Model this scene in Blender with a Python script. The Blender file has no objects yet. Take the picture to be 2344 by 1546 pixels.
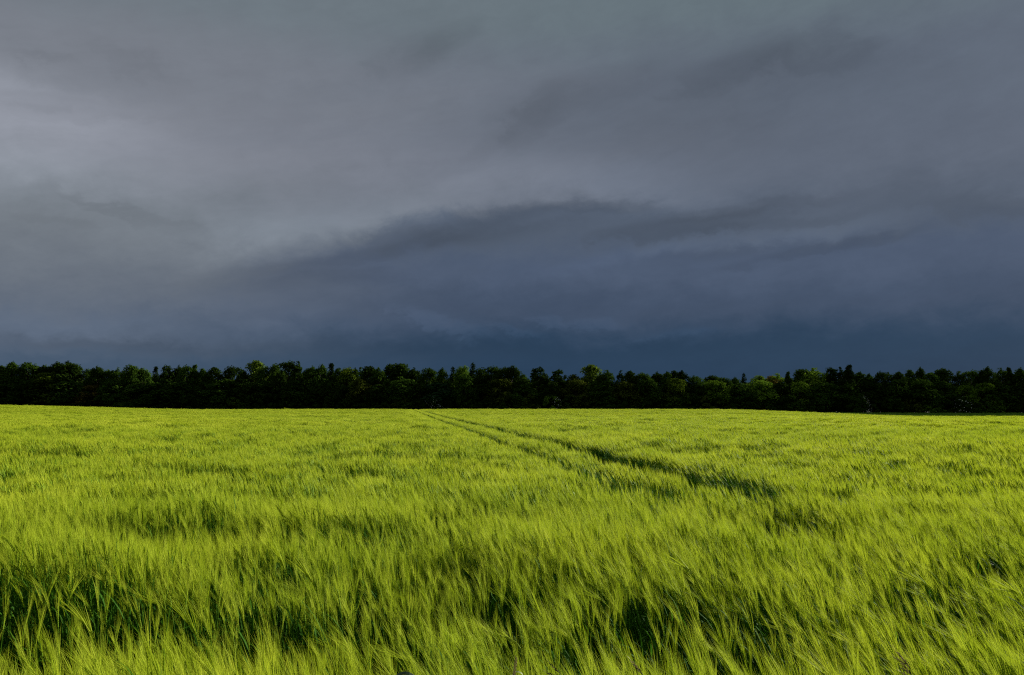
import bpy, math, random
import numpy as np
from math import radians as R, pi, sin, cos, tan, atan2, sqrt

random.seed(7)
RNG = np.random.default_rng(11)
SC = bpy.context.scene
COL = SC.collection

# ------------------------------------------------------------------ camera
CAM_Z = 1.75
F_PX = 1823.0                    # focal length in pixels of the 2344 px wide photograph
PITCH = math.atan(159 / F_PX)    # the camera looks up a little
cam_data = bpy.data.cameras.new('camera')
cam_data.sensor_width = 36
cam_data.lens = 36 * F_PX / 2344
cam_data.clip_start = 0.05
cam_data.clip_end = 5000
cam = bpy.data.objects.new('camera', cam_data)
COL.objects.link(cam)
cam.location = (0, 0, CAM_Z)
cam.rotation_euler = (pi / 2 + PITCH, 0, 0)
SC.camera = cam

# ------------------------------------------------------------------ exposure
EXPO = 1.0
SC.view_settings.view_transform = 'Standard'
SC.view_settings.look = 'None'
SC.view_settings.gamma = 1
SC.view_settings.exposure = EXPO
SC.view_settings.use_curve_mapping = False
SC.cycles.use_denoising = False
SC.cycles.filter_width = 1.2
SC.cycles.max_bounces = 6
SC.cycles.diffuse_bounces = 3
SC.cycles.transmission_bounces = 4
SC.cycles.glossy_bounces = 2

# ------------------------------------------------------------------ sun
SUN_AZ = R(53)      # clockwise from the view direction
SUN_EL = R(24)
SUN_STRENGTH = 5.0
sd = bpy.data.lights.new('sun', 'SUN')
sd.energy = SUN_STRENGTH
sd.angle = R(0.53)
sd.color = (1.0, 0.955, 0.84)
sun = bpy.data.objects.new('sun', sd)
COL.objects.link(sun)
sun.location = (60, 40, 60)
sun.rotation_euler = (pi / 2 - SUN_EL, 0, pi - SUN_AZ)


# ------------------------------------------------------------------ world: storm sky
class NT:
    """small helper that writes node maths as calls"""
    def __init__(self, tree):
        self.t = tree
        self.n = tree.nodes
        self.l = tree.links

    def node(self, kind, **kw):
        nd = self.n.new(kind)
        for k, v in kw.items():
            setattr(nd, k, v)
        return nd

    def put(self, sock, v):
        if isinstance(v, bpy.types.NodeSocket):
            self.l.new(v, sock)
        else:
            sock.default_value = v

    def m(self, op, a, b=None, c=None, clamp=False):
        nd = self.node('ShaderNodeMath', operation=op, use_clamp=clamp)
        self.put(nd.inputs[0], a)
        if b is not None:
            self.put(nd.inputs[1], b)
        if c is not None:
            self.put(nd.inputs[2], c)
        return nd.outputs[0]

    def add(self, a, b): return self.m('ADD', a, b)
    def sub(self, a, b): return self.m('SUBTRACT', a, b)
    def mul(self, a, b): return self.m('MULTIPLY', a, b)

    def rng(self, v, a, b, c=0.0, d=1.0, smooth=True):
        nd = self.node('ShaderNodeMapRange')
        nd.interpolation_type = 'SMOOTHSTEP' if smooth else 'LINEAR'
        nd.clamp = True
        self.put(nd.inputs[0], v)
        for i, x in enumerate((a, b, c, d)):
            self.put(nd.inputs[i + 1], x)
        return nd.outputs[0]

    def ramp(self, v, stops, interp='EASE'):
        nd = self.node('ShaderNodeValToRGB')
        cr = nd.color_ramp
        cr.interpolation = interp
        while len(cr.elements) < len(stops):
            cr.elements.new(0.5)
        for e, (p, c) in zip(cr.elements, stops):
            e.position = p
            e.color = (*c, 1)
        self.put(nd.inputs[0], v)
        return nd.outputs[0]

    def noise(self, vec, scale, detail=4, rough=0.5, dist=0.0):
        nd = self.node('ShaderNodeTexNoise')
        self.put(nd.inputs['Vector'], vec)
        nd.inputs['Scale'].default_value = scale
        nd.inputs['Detail'].default_value = detail
        nd.inputs['Roughness'].default_value = rough
        nd.inputs['Distortion'].default_value = dist
        return nd.outputs['Fac']

    def mixc(self, f, a, b, mode='MIX'):
        nd = self.node('ShaderNodeMix', data_type='RGBA', blend_type=mode)
        self.put(nd.inputs[0], f)
        for s, v in ((6, a), (7, b)):
            if isinstance(v, tuple) and len(v) == 3:
                v = (*v, 1)
            self.put(nd.inputs[s], v)
        return nd.outputs[2]

    def comb(self, x, y, z):
        nd = self.node('ShaderNodeCombineXYZ')
        for s, v in zip(nd.inputs, (x, y, z)):
            self.put(s, v)
        return nd.outputs[0]


def direction(px, py):
    """azimuth and elevation of the sky direction seen at a pixel of the photograph"""
    x, y, z = (px - 1172) / F_PX, 1.0, -(py - 773) / F_PX
    y2 = y * cos(PITCH) - z * sin(PITCH)
    z2 = y * sin(PITCH) + z * cos(PITCH)
    return atan2(x, y2), atan2(z2, sqrt(x * x + y2 * y2))


world = bpy.data.worlds.new('World')
SC.world = world
world.use_nodes = True
wt = world.node_tree
wt.nodes.clear()
W = NT(wt)
tc = W.node('ShaderNodeTexCoord')
sep = W.node('ShaderNodeSeparateXYZ')
wt.links.new(tc.outputs['Generated'], sep.inputs[0])
az = W.m('ARCTAN2', sep.outputs[0], sep.outputs[1])
el = W.m('ARCSINE', sep.outputs[2])
# clouds are stretched sideways: noise in (az, el) with a tilt, like the drifting banks in the picture
cloudv = W.comb(az, W.mul(W.sub(el, W.mul(az, 0.18)), 3.2), W.mul(W.m('COSINE', az), 0.6))
n_big = W.sub(W.noise(cloudv, 3.0, 5, 0.55, 0.3), 0.5)
n_mid = W.sub(W.noise(cloudv, 8.0, 6, 0.58, 0.5), 0.5)
n_fine = W.sub(W.noise(cloudv, 26.0, 5, 0.6, 0.4), 0.5)
puffv = W.comb(az, W.mul(el, 1.5), 0.37)
n_puff = W.sub(W.noise(puffv, 17.0, 8, 0.64, 0.25), 0.5)
warp = W.add(W.mul(n_big, 0.05), W.add(W.mul(n_mid, 0.035), W.mul(n_puff, 0.075)))
elw = W.add(el, W.mul(warp, 0.6))
azw = W.add(az, W.add(W.mul(n_mid, 0.10), W.mul(n_puff, 0.10)))

DEG = pi / 180


def el_stops(lst):
    return [(a / 90.0, c) for a, c in lst]


el01 = W.m('DIVIDE', elw, pi / 2, clamp=True)
low_r = W.ramp(el01, el_stops([(0, (.016, .043, .092)), (4.0, (.021, .050, .099)), (7.0, (.051, .076, .128)),
                               (10, (.072, .100, .160)), (12.5, (.088, .114, .162)), (20, (.10, .124, .172))]))
low_l = W.ramp(el01, el_stops([(0, (.050, .086, .142)), (2.4, (.062, .099, .157)), (4.6, (.106, .138, .195)),
                               (8.5, (.130, .155, .200)), (14, (.160, .180, .215)), (20, (.17, .19, .23))]))
up_l = W.ramp(el01, el_stops([(7, (.150, .172, .200)), (12, (.174, .198, .228)), (17.5, (.215, .230, .269)),
                              (22, (.193, .211, .247)), (27, (.160, .190, .218)), (42, (.21, .235, .27)), (90, (.27, .30, .35))]))
up_r = W.ramp(el01, el_stops([(10, (.100, .125, .170)), (16, (.113, .137, .184)), (22, (.115, .141, .186)),
                              (28, (.128, .168, .192)), (42, (.20, .23, .265)), (90, (.27, .30, .35))]))
# one side of the sky is lighter; the change is slow and repeats round the circle without a seam
side = W.m('SINE', W.mul(W.m('SINE', W.mul(az, 0.5)), 2.0))
side = W.add(side, W.mul(n_big, 0.35))
low = W.mixc(W.rng(side, -0.62, 0.02), low_l, low_r)
up = W.mixc(W.rng(side, -0.62, 0.45), up_l, up_r)
# lower edge of the grey cloud deck
fc = W.node('ShaderNodeFloatCurve')
cv = fc.mapping.curves[0]
edge_px = [(-700, 640), (0, 640), (420, 660), (560, 622), (800, 556), (1050, 484), (1300, 464), (1500, 468), (1800, 474), (2050, 468), (2344, 446), (3000, 430)]
pts = [direction(*p) for p in edge_px]
pts = [(p[0] / (2 * pi) + 0.5, p[1] * 2) for p in pts]
pts = [(0.0, pts[0][1])] + pts + [(1.0, pts[0][1])]
while len(cv.points) < len(pts):
    cv.points.new(0.5, 0.5)
for p, q in zip(cv.points, pts):
    p.location = q
    p.handle_type = 'AUTO_CLAMPED'
fc.mapping.update()
wt.links.new(W.add(W.m('DIVIDE', az, 2 * pi), 0.5), fc.inputs['Value'])
edge = W.mul(fc.outputs[0], 0.5)
d_edge = W.sub(W.add(el, W.mul(warp, 0.75)), edge)
soft = W.add(W.rng(az, direction(250, 600)[0], direction(900, 600)[0], 0.075, 0.016), W.rng(az, direction(1350, 600)[0], direction(1800, 600)[0], 0.0, 0.05))
f_up = W.rng(W.m('DIVIDE', d_edge, soft), -0.75, 1.0)
sky = W.mixc(f_up, low, up)


def bank(colour, px, py, sx, sy, ang, amp, ragged=False):
    """brighter or darker bank of cloud centred in one direction of the sky"""
    a0, e0 = direction(px, py)
    sx, sy, t = sx / F_PX, sy / F_PX, R(ang)
    da = W.sub(azw, a0)
    de = W.sub(W.add(el, W.mul(warp, 0.55)), e0)
    p = W.add(W.mul(da, cos(t) / sx), W.mul(de, sin(t) / sx))
    q = W.add(W.mul(de, cos(t) / sy), W.mul(da, -sin(t) / sy))
    g = W.m('EXPONENT', W.mul(W.add(W.mul(p, p), W.mul(q, q)), -1.0))
    if ragged:
        near_g = W.rng(g, 0.02, 0.45)
        g = W.add(W.mul(W.mul(W.rng(W.add(g, W.mul(n_puff, 1.7)), 0.15, 0.78), near_g), 0.75), W.mul(g, 0.35))
    else:
        g = W.mul(g, W.add(1.0, W.mul(n_mid, 0.9)))
    nd = W.node('ShaderNodeVectorMath', operation='SCALE')
    wt.links.new(colour, nd.inputs[0])
    W.put(nd.inputs['Scale'], W.add(1.0, W.mul(g, amp)))
    return nd.outputs[0]


for b in [
    (0, 300, 330, 80, -6, 0.26), (40, 212, 240, 40, -8, 0.22), (0, 390, 200, 40, 0, .10), (150, 400, 500, 110, 0, 0.07),
    (90, 232, 120, 18, 4, -0.09, True), (160, 262, 170, 16, 4, -0.07, True), (300, 150, 110, 24, -14, -0.06, True), (90, 135, 60, 14, 0, -0.06, True),
    (900, 490, 260, 50, 14, 0.20), (640, 530, 170, 45, 10, 0.16), (1240, 402, 400, 52, -5, 0.13),
    (1420, 410, 200, 45, -12, 0.10),
    (930, 130, 110, 40, 24, -0.10, True), (1010, 95, 110, 30, 24, -0.07, True), (1660, 165, 150, 36, 8, -0.14, True), (1850, 130, 170, 44, -8, -0.14, True), (1760, 190, 320, 50, 0, -0.05),
    (1215, 270, 110, 46, 40, -0.10, True), (1330, 215, 240, 44, 14, -0.09, True), (1560, 300, 300, 70, -4, -0.06), (1090, 340, 110, 30, 30, -0.06, True), (1600, 260, 400, 100, 10, -0.07),
    (700, 640, 240, 24, 7, -0.12), (1020, 540, 240, 26, 6, -0.24), (1130, 490, 120, 26, 8, -0.13, True),
    (1350, 470, 170, 20, 0, -0.13, True), (1700, 480, 240, 16, 3, -0.11, True), (1780, 512, 200, 13, 3, -0.10, True), (1560, 520, 260, 24, 5, -0.18, True), (800, 590, 260, 18, 12, -0.12, True), (1650, 575, 200, 14, 3, -0.12),
    (1480, 580, 190, 15, 8, 0.17), (1850, 535, 150, 20, 6, 0.16), (1900, 565, 220, 15, 6, -0.14, True),
    (2250, 478, 170, 30, -4, -0.12, True), (2060, 450, 120, 30, 8, -0.08),
    (150, 600, 330, 60, 0, 0.04), (120, 515, 80, 13, 0, -0.07, True), (330, 498, 150, 13, -8, -0.06, True), (210, 470, 90, 14, -12, -0.06, True),
    (130, 745, 260, 28, 0, 0.12), (240, 790, 220, 13, -2, -0.12), (500, 700, 200, 40, 0, 0.07),
    (1000, 738, 120, 24, -20, 0.17, True), (1160, 765, 70, 16, -14, 0.15, True), (1250, 742, 50, 16, -6, 0.16, True), (1370, 740, 70, 16, 0, 0.15, True),
    (780, 745, 160, 18, 6, 0.10), (1555, 766, 50, 9, 4, 0.22), (1000, 800, 700, 22, 0, -0.10),
    (1950, 690, 500, 60, 0, 0.06), (700, 720, 110, 16, 10, 0.08),
]:
    sky = bank(sky, *b)
gain = W.add(1.0, W.add(W.mul(n_mid, 0.06), W.add(W.mul(n_fine, 0.11), W.add(W.mul(n_puff, 0.20), W.mul(n_big, 0.05)))))
nd = W.node('ShaderNodeVectorMath', operation='SCALE')
wt.links.new(sky, nd.inputs[0])
W.put(nd.inputs['Scale'], W.mul(gain, 1.0 / 2 ** EXPO))
bg_cloud = W.node('ShaderNodeBackground')
wt.links.new(nd.outputs[0], bg_cloud.inputs[0])
bg_cloud.inputs[1].default_value = 1.0
nishita = W.node('ShaderNodeTexSky', sky_type='NISHITA', sun_disc=False, sun_elevation=SUN_EL, sun_rotation=SUN_AZ)
bg_sky = W.node('ShaderNodeBackground')
wt.links.new(nishita.outputs[0], bg_sky.inputs[0])
bg_sky.inputs[1].default_value = 0.05
mixs = W.node('ShaderNodeMixShader')
mixs.inputs[0].default_value = 0.992      # the cloud covers nearly all of the blue
wt.links.new(bg_sky.outputs[0], mixs.inputs[1])
wt.links.new(bg_cloud.outputs[0], mixs.inputs[2])
wo = W.node('ShaderNodeOutputWorld')
wt.links.new(mixs.outputs[0], wo.inputs[0])


# ------------------------------------------------------------------ helpers
def smooth(a, b, v):
    t = np.clip((v - a) / (b - a), 0, 1)
    return t * t * (3 - 2 * t)


def ground_z(x, y):
    """height of the field: nearly flat, a rise at one far corner, a shallow hollow at the other"""
    x = np.asarray(x, float)
    y = np.asarray(y, float)
    u = x / np.maximum(y, 40)
    r = smooth(.23, .55, u)
    l = smooth(.38, .66, -u)
    z = .27 * smooth(60, 230, y) * (1 - r)
    z = z + 1.15 * l * smooth(100, 230, y)
    z = z + r * (-1.55 * smooth(40, 210, y) + 1.5 * smooth(213, 229, y))
    return z


def wave(x, y, s, seed):
    """smooth value noise, -1..1"""
    x = np.asarray(x, float) / s
    y = np.asarray(y, float) / s
    def h(i, j):
        v = np.sin(i * 127.1 + j * 311.7 + seed * 74.7) * 43758.5453
        return (v - np.floor(v)) * 2 - 1
    i, j = np.floor(x), np.floor(y)
    fx, fy = x - i, y - j
    fx = fx * fx * (3 - 2 * fx)
    fy = fy * fy * (3 - 2 * fy)
    return (h(i, j) * (1 - fx) + h(i + 1, j) * fx) * (1 - fy) + (h(i, j + 1) * (1 - fx) + h(i + 1, j + 1) * fx) * fy


class MB:
    """collects faces and builds ONE mesh"""
    def __init__(self):
        self.v, self.f, self.mi = [], [], []

    def face(self, pts, mi=0):
        n = len(self.v)
        self.v.extend([tuple(map(float, p)) for p in pts])
        self.f.append(tuple(range(n, n + len(pts))))
        self.mi.append(mi)

    def ribbon(self, pts, widths, side, mi=0):
        n = len(self.v)
        side = np.asarray(side, float)
        for p, w in zip(pts, widths):
            self.v.append(tuple(np.asarray(p) - side * w * .5))
            self.v.append(tuple(np.asarray(p) + side * w * .5))
        for k in range(len(pts) - 1):
            a = n + 2 * k
            self.f.append((a, a + 1, a + 3, a + 2))
            self.mi.append(mi)

    def tube(self, pts, radii, sides=5, mi=0):
        n = len(self.v)
        pts = [np.asarray(p, float) for p in pts]
        for k, p in enumerate(pts):
            t = pts[min(k + 1, len(pts) - 1)] - pts[max(k - 1, 0)]
            t = t / (np.linalg.norm(t) + 1e-9)
            a = np.cross(t, (0.31, 0.95, 0.05))
            a /= np.linalg.norm(a) + 1e-9
            b = np.cross(t, a)
            for s in range(sides):
                th = 2 * pi * s / sides
                self.v.append(tuple(p + radii[k] * (cos(th) * a + sin(th) * b)))
        for k in range(len(pts) - 1):
            for s in range(sides):
                s2 = (s + 1) % sides
                self.f.append((n + k * sides + s, n + k * sides + s2, n + (k + 1) * sides + s2, n + (k + 1) * sides + s))
                self.mi.append(mi)
        self.f.append(tuple(n + (len(pts) - 1) * sides + s for s in range(sides)))
        self.mi.append(mi)

    def grain(self, c, axis, length, rad, mi=0):
        """small pointed seed: a four-sided spindle"""
        c = np.asarray(c, float)
        axis = np.asarray(axis, float)
        axis = axis / np.linalg.norm(axis)
        a = np.cross(axis, (0.2, 0.9, 0.35))
        a /= np.linalg.norm(a)
        b = np.cross(axis, a)
        n = len(self.v)
        self.v += [tuple(c - axis * length * .5), tuple(c + axis * length * .5)]
        m = c - axis * length * .08
        for s in range(4):
            th = pi / 2 * s
            self.v.append(tuple(m + rad * (cos(th) * a + sin(th) * b)))
        for s in range(4):
            p, q = n + 2 + s, n + 2 + (s + 1) % 4
            self.f += [(n, q, p), (n + 1, p, q)]
            self.mi += [mi, mi]

    def mesh(self, name, mats):
        me = bpy.data.meshes.new(name)
        me.from_pydata(self.v, [], self.f)
        for m in mats:
            me.materials.append(m)
        if len(mats) > 1:
            me.polygons.foreach_set('material_index', self.mi)
        me.update()
        return me

    def build(self, name, mats, parent=None):
        o = bpy.data.objects.new(name, self.mesh(name, mats if isinstance(mats, (list, tuple)) else [mats]))
        COL.objects.link(o)
        if parent:
            o.parent = parent
        return o


def tag(o, label=None, cat=None, group=None, kind=None):
    for k, v in (('label', label), ('category', cat), ('group', group), ('kind', kind)):
        if v:
            o[k] = v
    return o


def thing(name, loc, label, cat, group=None, rz=0.0):
    o = bpy.data.objects.new(name, None)
    o.empty_display_size = 0.2
    COL.objects.link(o)
    o.location = loc
    o.rotation_euler = (0, 0, rz)
    return tag(o, label, cat, group)


# ------------------------------------------------------------------ materials
def plant_mat(name, base, var, transl, rough=0.55, spec=0.25, hue_noise=0.0, patch=0.0, use_obj_color=False):
    """leafy stuff: diffuse and translucent, varied from plant to plant"""
    m = bpy.data.materials.new(name)
    m.use_nodes = True
    t = m.node_tree
    t.nodes.clear()
    N = NT(t)
    oi = N.node('ShaderNodeObjectInfo')
    ge = N.node('ShaderNodeNewGeometry')
    if use_obj_color:
        col = oi.outputs['Color']
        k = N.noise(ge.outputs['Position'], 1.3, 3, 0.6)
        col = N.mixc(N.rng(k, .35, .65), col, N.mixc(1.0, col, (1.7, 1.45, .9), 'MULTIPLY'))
    else:
        col = N.mixc(oi.outputs['Random'], base, var)
    if patch:
        k = N.noise(ge.outputs['Position'], 0.9, 4, 0.6)
        k2 = N.noise(ge.outputs['Position'], 0.06, 3, 0.55)
        f = N.add(N.mul(N.sub(k, .5), patch), N.mul(N.sub(k2, .5), patch))
        col = N.mixc(N.rng(f, -patch * .35, patch * .35, 0, 1), N.mixc(1.0, col, (.80, .86, .8), 'MULTIPLY'), N.mixc(1.0, col, (1.14, 1.08, 1.15), 'MULTIPLY'))
    pb = N.node('ShaderNodeBsdfPrincipled')
    t.links.new(col, pb.inputs['Base Color'])
    pb.inputs['Roughness'].default_value = rough
    pb.inputs['Specular IOR Level'].default_value = spec
    tr = N.node('ShaderNodeBsdfTranslucent')
    t.links.new(col, tr.inputs['Color'])
    mx = N.node('ShaderNodeMixShader')
    mx.inputs[0].default_value = transl
    t.links.new(pb.outputs[0], mx.inputs[1])
    t.links.new(tr.outputs[0], mx.inputs[2])
    out = N.node('ShaderNodeOutputMaterial')
    t.links.new(mx.outputs[0], out.inputs[0])
    return m


def solid_mat(name, c1, c2, scale, rough=0.9):
    m = bpy.data.materials.new(name)
    m.use_nodes = True
    t = m.node_tree
    N = NT(t)
    pb = t.nodes['Principled BSDF']
    ge = N.node('ShaderNodeNewGeometry')
    k = N.noise(ge.outputs['Position'], scale, 6, 0.6)
    t.links.new(N.mixc(N.rng(k, .3, .7), c1, c2), pb.inputs['Base Color'])
    pb.inputs['Roughness'].default_value = rough
    pb.inputs['Specular IOR Level'].default_value = 0.1
    return m


M_AWN = plant_mat('barley_awn', (.475, .545, .038), (.32, .41, .011), .36, .6, .06, patch=1.0)
M_EAR = plant_mat('barley_ear', (.22, .32, .014), (.12, .23, .006), .20, .6, .06, patch=1.0)
M_STEM = plant_mat('barley_stem', (.058, .15, .005), (.04, .11, .004), .25, .65, .04)
M_LEAF = plant_mat('barley_leaf', (.042, .13, .005), (.03, .095, .006), .35, .65, .04)
M_SOIL = solid_mat('soil_under_crop', (.020, .024, .008), (.035, .032, .016), 3.0)
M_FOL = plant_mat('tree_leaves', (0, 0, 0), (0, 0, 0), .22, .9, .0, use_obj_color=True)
M_BARK = solid_mat('bark', (.020, .016, .011), (.045, .036, .026), 6.0)
M_BLOSSOM = plant_mat('white_blossom', (.72, .72, .62), (.80, .80, .74), .25)
M_STRAW = plant_mat('dry_straw', (.52, .44, .24), (.42, .33, .16), .2)
M_DARKSEED = plant_mat('dark_seed', (.050, .035, .028), (.09, .06, .04), .05)
M_DARKLEAF = plant_mat('dark_grass_leaf', (.030, .065, .018), (.025, .05, .015), .12, .4, .4)

# ------------------------------------------------------------------ ground
xs = np.unique(np.concatenate([np.linspace(-1500, -200, 14), np.linspace(-200, 200, 121), np.linspace(200, 1500, 14)]))
ys = np.unique(np.concatenate([np.linspace(-600, -20, 8), np.linspace(-20, 260, 113), np.linspace(260, 2200, 20)]))
gx, gy = np.meshgrid(xs, ys)
gz = ground_z(gx, gy)
gv = np.stack([gx, gy, gz], -1).reshape(-1, 3)
nx = len(xs)
gf = [(j * nx + i, j * nx + i + 1, (j + 1) * nx + i + 1, (j + 1) * nx + i) for j in range(len(ys) - 1) for i in range(nx - 1)]
gm = bpy.data.meshes.new('ground')
gm.from_pydata(gv.tolist(), [], gf)
gm.materials.append(M_SOIL)
gm.polygons.foreach_set('use_smooth', [True] * len(gf))
go = bpy.data.objects.new('ground', gm)
COL.objects.link(go)
tag(go, kind='structure')


# ------------------------------------------------------------------ barley
def curve(theta0, theta1, length, n, start=(0, 0, 0), az0=0.0, power=2.0):
    """points of a stalk that bends towards -x from theta0 to theta1 (radians from the vertical)"""
    p = np.array(start, float)
    out = [p.copy()]
    for k in range(n):
        s = (k + .5) / n
        th = theta0 + (theta1 - theta0) * s ** power
        p = p + length / n * np.array([-sin(th) * cos(az0), -sin(th) * sin(az0), cos(th)])
        out.append(p.copy())
    return out


def rnd_side(rg, axis):
    a = rg.normal(size=3)
    a -= axis * a.dot(axis)
    return a / (np.linalg.norm(a) + 1e-9)


def barley_parts(rg, lean, nod, stem_len=.66, awns=22, awn_len=.130, detail=2, aw=.0012, leaves=3):
    """stem, ear, awns and leaves of one barley plant as four MBs"""
    st, ea, aw_, lf = MB(), MB(), MB(), MB()
    th0 = rg.normal(0, .05)
    az0 = rg.normal(0, .25)
    stem = curve(th0, lean, stem_len, 6, az0=az0)
    ear = curve(lean, nod, .085, 5, stem[-1], az0, 1.0)
    if detail == 2:
        st.tube(stem, [.0019] * 5 + [.0014, .0012], 4)
        ax = [ear[min(k + 1, 5)] - ear[max(k - 1, 0)] for k in range(6)]
        for k in range(11):
            s = k / 10 * 4.999
            i = int(s)
            c = ear[i] + (ear[i + 1] - ear[i]) * (s - i)
            a = ax[i] / np.linalg.norm(ax[i])
            sd = np.cross(a, (0.15, 1, 0.1))
            sd /= np.linalg.norm(sd)
            for sg in (-1, 1):
                ea.grain(c + sd * sg * .0036, a + sd * sg * .22, .0125, .0030 * (1 - .45 * k / 10))
    else:
        st.ribbon(stem[::2], [.0040, .0036, .0032, .0026], rnd_side(rg, np.array([0, 0, 1.])))
        ea.tube([ear[0], ear[2], ear[5]], [.004, .0058, .003], 3)
    for k in range(awns):
        s = k / awns
        i = min(int(s * 5), 4)
        b = ear[i]
        t = ear[i + 1] - ear[i]
        t /= np.linalg.norm(t)
        sd = rnd_side(rg, t)
        ln = awn_len * rg.uniform(.75, 1.2)
        d1 = t + sd * rg.uniform(.04, .17)
        d1 /= np.linalg.norm(d1)
        d2 = d1 + np.array([-.10, .0, -.06]) * rg.uniform(.2, 1.6)
        d2 /= np.linalg.norm(d2)
        fl = rnd_side(rg, d1)
        if detail == 2:
            aw_.ribbon([b, b + d1 * ln * .5, b + d1 * ln * .5 + d2 * ln * .5], [aw, aw * .75, aw * .2], fl)
        else:
            e = b + d1 * ln * .55 + d2 * ln * .45
            aw_.face([b - fl * aw * .5, b + fl * aw * .5, e], 0)
    for k in range(leaves):
        hgt = rg.uniform(.18, .62)
        i = min(int(hgt / stem_len * 6), 5)
        p0 = stem[i]
        a2 = rg.normal(0, .9)
        th = rg.uniform(.25, .6)
        pts = curve(th, th + rg.uniform(.6, 1.7), rg.uniform(.14, .26), 4 if detail == 2 else 2, p0, a2, 1.4)
        sd = np.array([-sin(a2), cos(a2), rg.uniform(-.5, .5)])
        sd /= np.linalg.norm(sd)
        w = rg.uniform(.007, .012)
        ws = [w * .6, w, w * .85, w * .5, .0008] if detail == 2 else [w * .8, w, .001]
        lf.ribbon(pts, ws, sd)
    return st, ea, aw_, lf


def join(parts, offs=(0, 0, 0), rz=0.0, sc=1.0, into=None):
    """merge (MB, material index) pairs into one MB with an offset"""
    m = into or MB()
    c, s = cos(rz), sin(rz)
    for p, mi in parts:
        n = len(m.v)
        for (x, y, z) in p.v:
            m.v.append(((x * c - y * s) * sc + offs[0], (x * s + y * c) * sc + offs[1], z * sc + offs[2]))
        for f in p.f:
            m.f.append(tuple(i + n for i in f))
            m.mi.append(mi)
    return m


BMATS = [M_STEM, M_EAR, M_AWN, M_LEAF]
PROTO = bpy.data.collections.new('barley_kinds')      # holds the plants the crop is scattered from
n_proto = 0


def add_proto(mb):
    global n_proto
    name = 'barley_kind_%03d' % n_proto
    o = bpy.data.objects.new(name, mb.mesh(name, BMATS))
    PROTO.objects.link(o)
    n_proto += 1
    return n_proto - 1


rg = np.random.default_rng(3)
near_ids, mid_ids, far_ids, xfar_ids = [], [], [], []
for ln, nd in [(.10, .22), (.16, .34), (.22, .42), (.26, .54), (.30, .68), (.14, .26), (.24, .50), (.42, 1.10), (.06, .14), (.19, .38)]:
    near_ids.append(add_proto(join(list(zip(barley_parts(rg, ln, nd), range(4))))))
for k in range(8):
    m = MB()
    for q in range(12):
        r_, a_ = .15 * sqrt(rg.random()), rg.random() * 2 * pi
        ln = abs(rg.normal(.26, .09))
        ps = barley_parts(rg, ln, ln * rg.uniform(1.5, 2.1), stem_len=.66 + rg.normal(0, .025), awns=11, detail=1, aw=.0034, leaves=2)
        join(list(zip(ps, range(4))), (r_ * cos(a_), r_ * sin(a_), 0), rg.normal(0, .3), 1, m)
    mid_ids.append(add_proto(m))
for k in range(6):
    m = MB()
    for q in range(110):
        ln = abs(rg.normal(.27, .09))
        ps = barley_parts(rg, ln, ln * rg.uniform(1.5, 2.1), stem_len=.66, awns=6, detail=1, aw=.0095, leaves=1)
        ox, oy = rg.uniform(-.55, .55, 2)
        dz = .045 * wave(ox, oy, .33, k) + rg.normal(0, .02)
        join(list(zip(ps, range(4))), (ox, oy, dz), rg.normal(0, .35), 1, m)
    far_ids.append(add_proto(m))
for k in range(5):
    m = MB()
    for q in range(170):
        ln = abs(rg.normal(.27, .09))
        ps = barley_parts(rg, ln, ln * rg.uniform(1.5, 2.0), stem_len=.66, awns=5, detail=1, aw=.019, leaves=1)
        ox, oy = rg.uniform(-1.1, 1.1, 2)
        dz = .05 * wave(ox, oy, .5, k) + rg.normal(0, .025)
        join(list(zip(ps, range(4))), (ox, oy, dz), rg.normal(0, .35), 1, m)
    xfar_ids.append(add_proto(m))


def track_x(y):
    """middle line of the tractor tramline pair, in metres"""
    return 3.10 - 0.137 * (y - 9.0)


def track_dist(x, y):
    """signed clearance to the nearer wheel track of the tramline (negative inside it)"""
    w1 = track_x(y) + .06 * wave(y, 0 * y, 3.1, 5)
    w2 = w1 - 1.45 + .05 * wave(y, 0 * y, 2.7, 9)
    d1 = np.abs(x - w1) - np.interp(y, [7.8, 10, 13, 22, 35, 60, 200], [.50, .62, .47, .42, .38, .36, .26])
    d2 = np.abs(x - w2) - np.interp(y, [7.8, 10, 14, 30, 60, 200], [.10, .32, .22, .23, .24, .20])
    d = np.minimum(d1, d2)
    return np.where(y > 8.0, d, 9.0)


def headland(x, y):
    """signed clearance to the wheel marks that run along the field edge"""
    y1 = 4.22 + .10 * wave(x, 0 * x, 1.9, 21) + .05 * wave(x, 0 * x, .6, 22) + .02 * x
    d1 = np.abs(y - y1) - (.31 + .13 * wave(x, 0 * x, .8, 23))
    y2 = 6.25 + .12 * wave(x, 0 * x, 2.2, 31)
    d2 = np.abs(y - y2) - (.10 + .14 * wave(x, 0 * x, 1.7, 33))
    y3 = 10.5 - .10 * x + .15 * wave(x, 0 * x, 3, 35)
    d3 = np.abs(y - y3) - np.where(x < 1.5, .10 + .12 * wave(x, 0 * x, 2.5, 36), -1)
    return np.minimum(np.minimum(d1, d2), d3)


P, PI_, PR, PS = [], [], [], []


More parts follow.
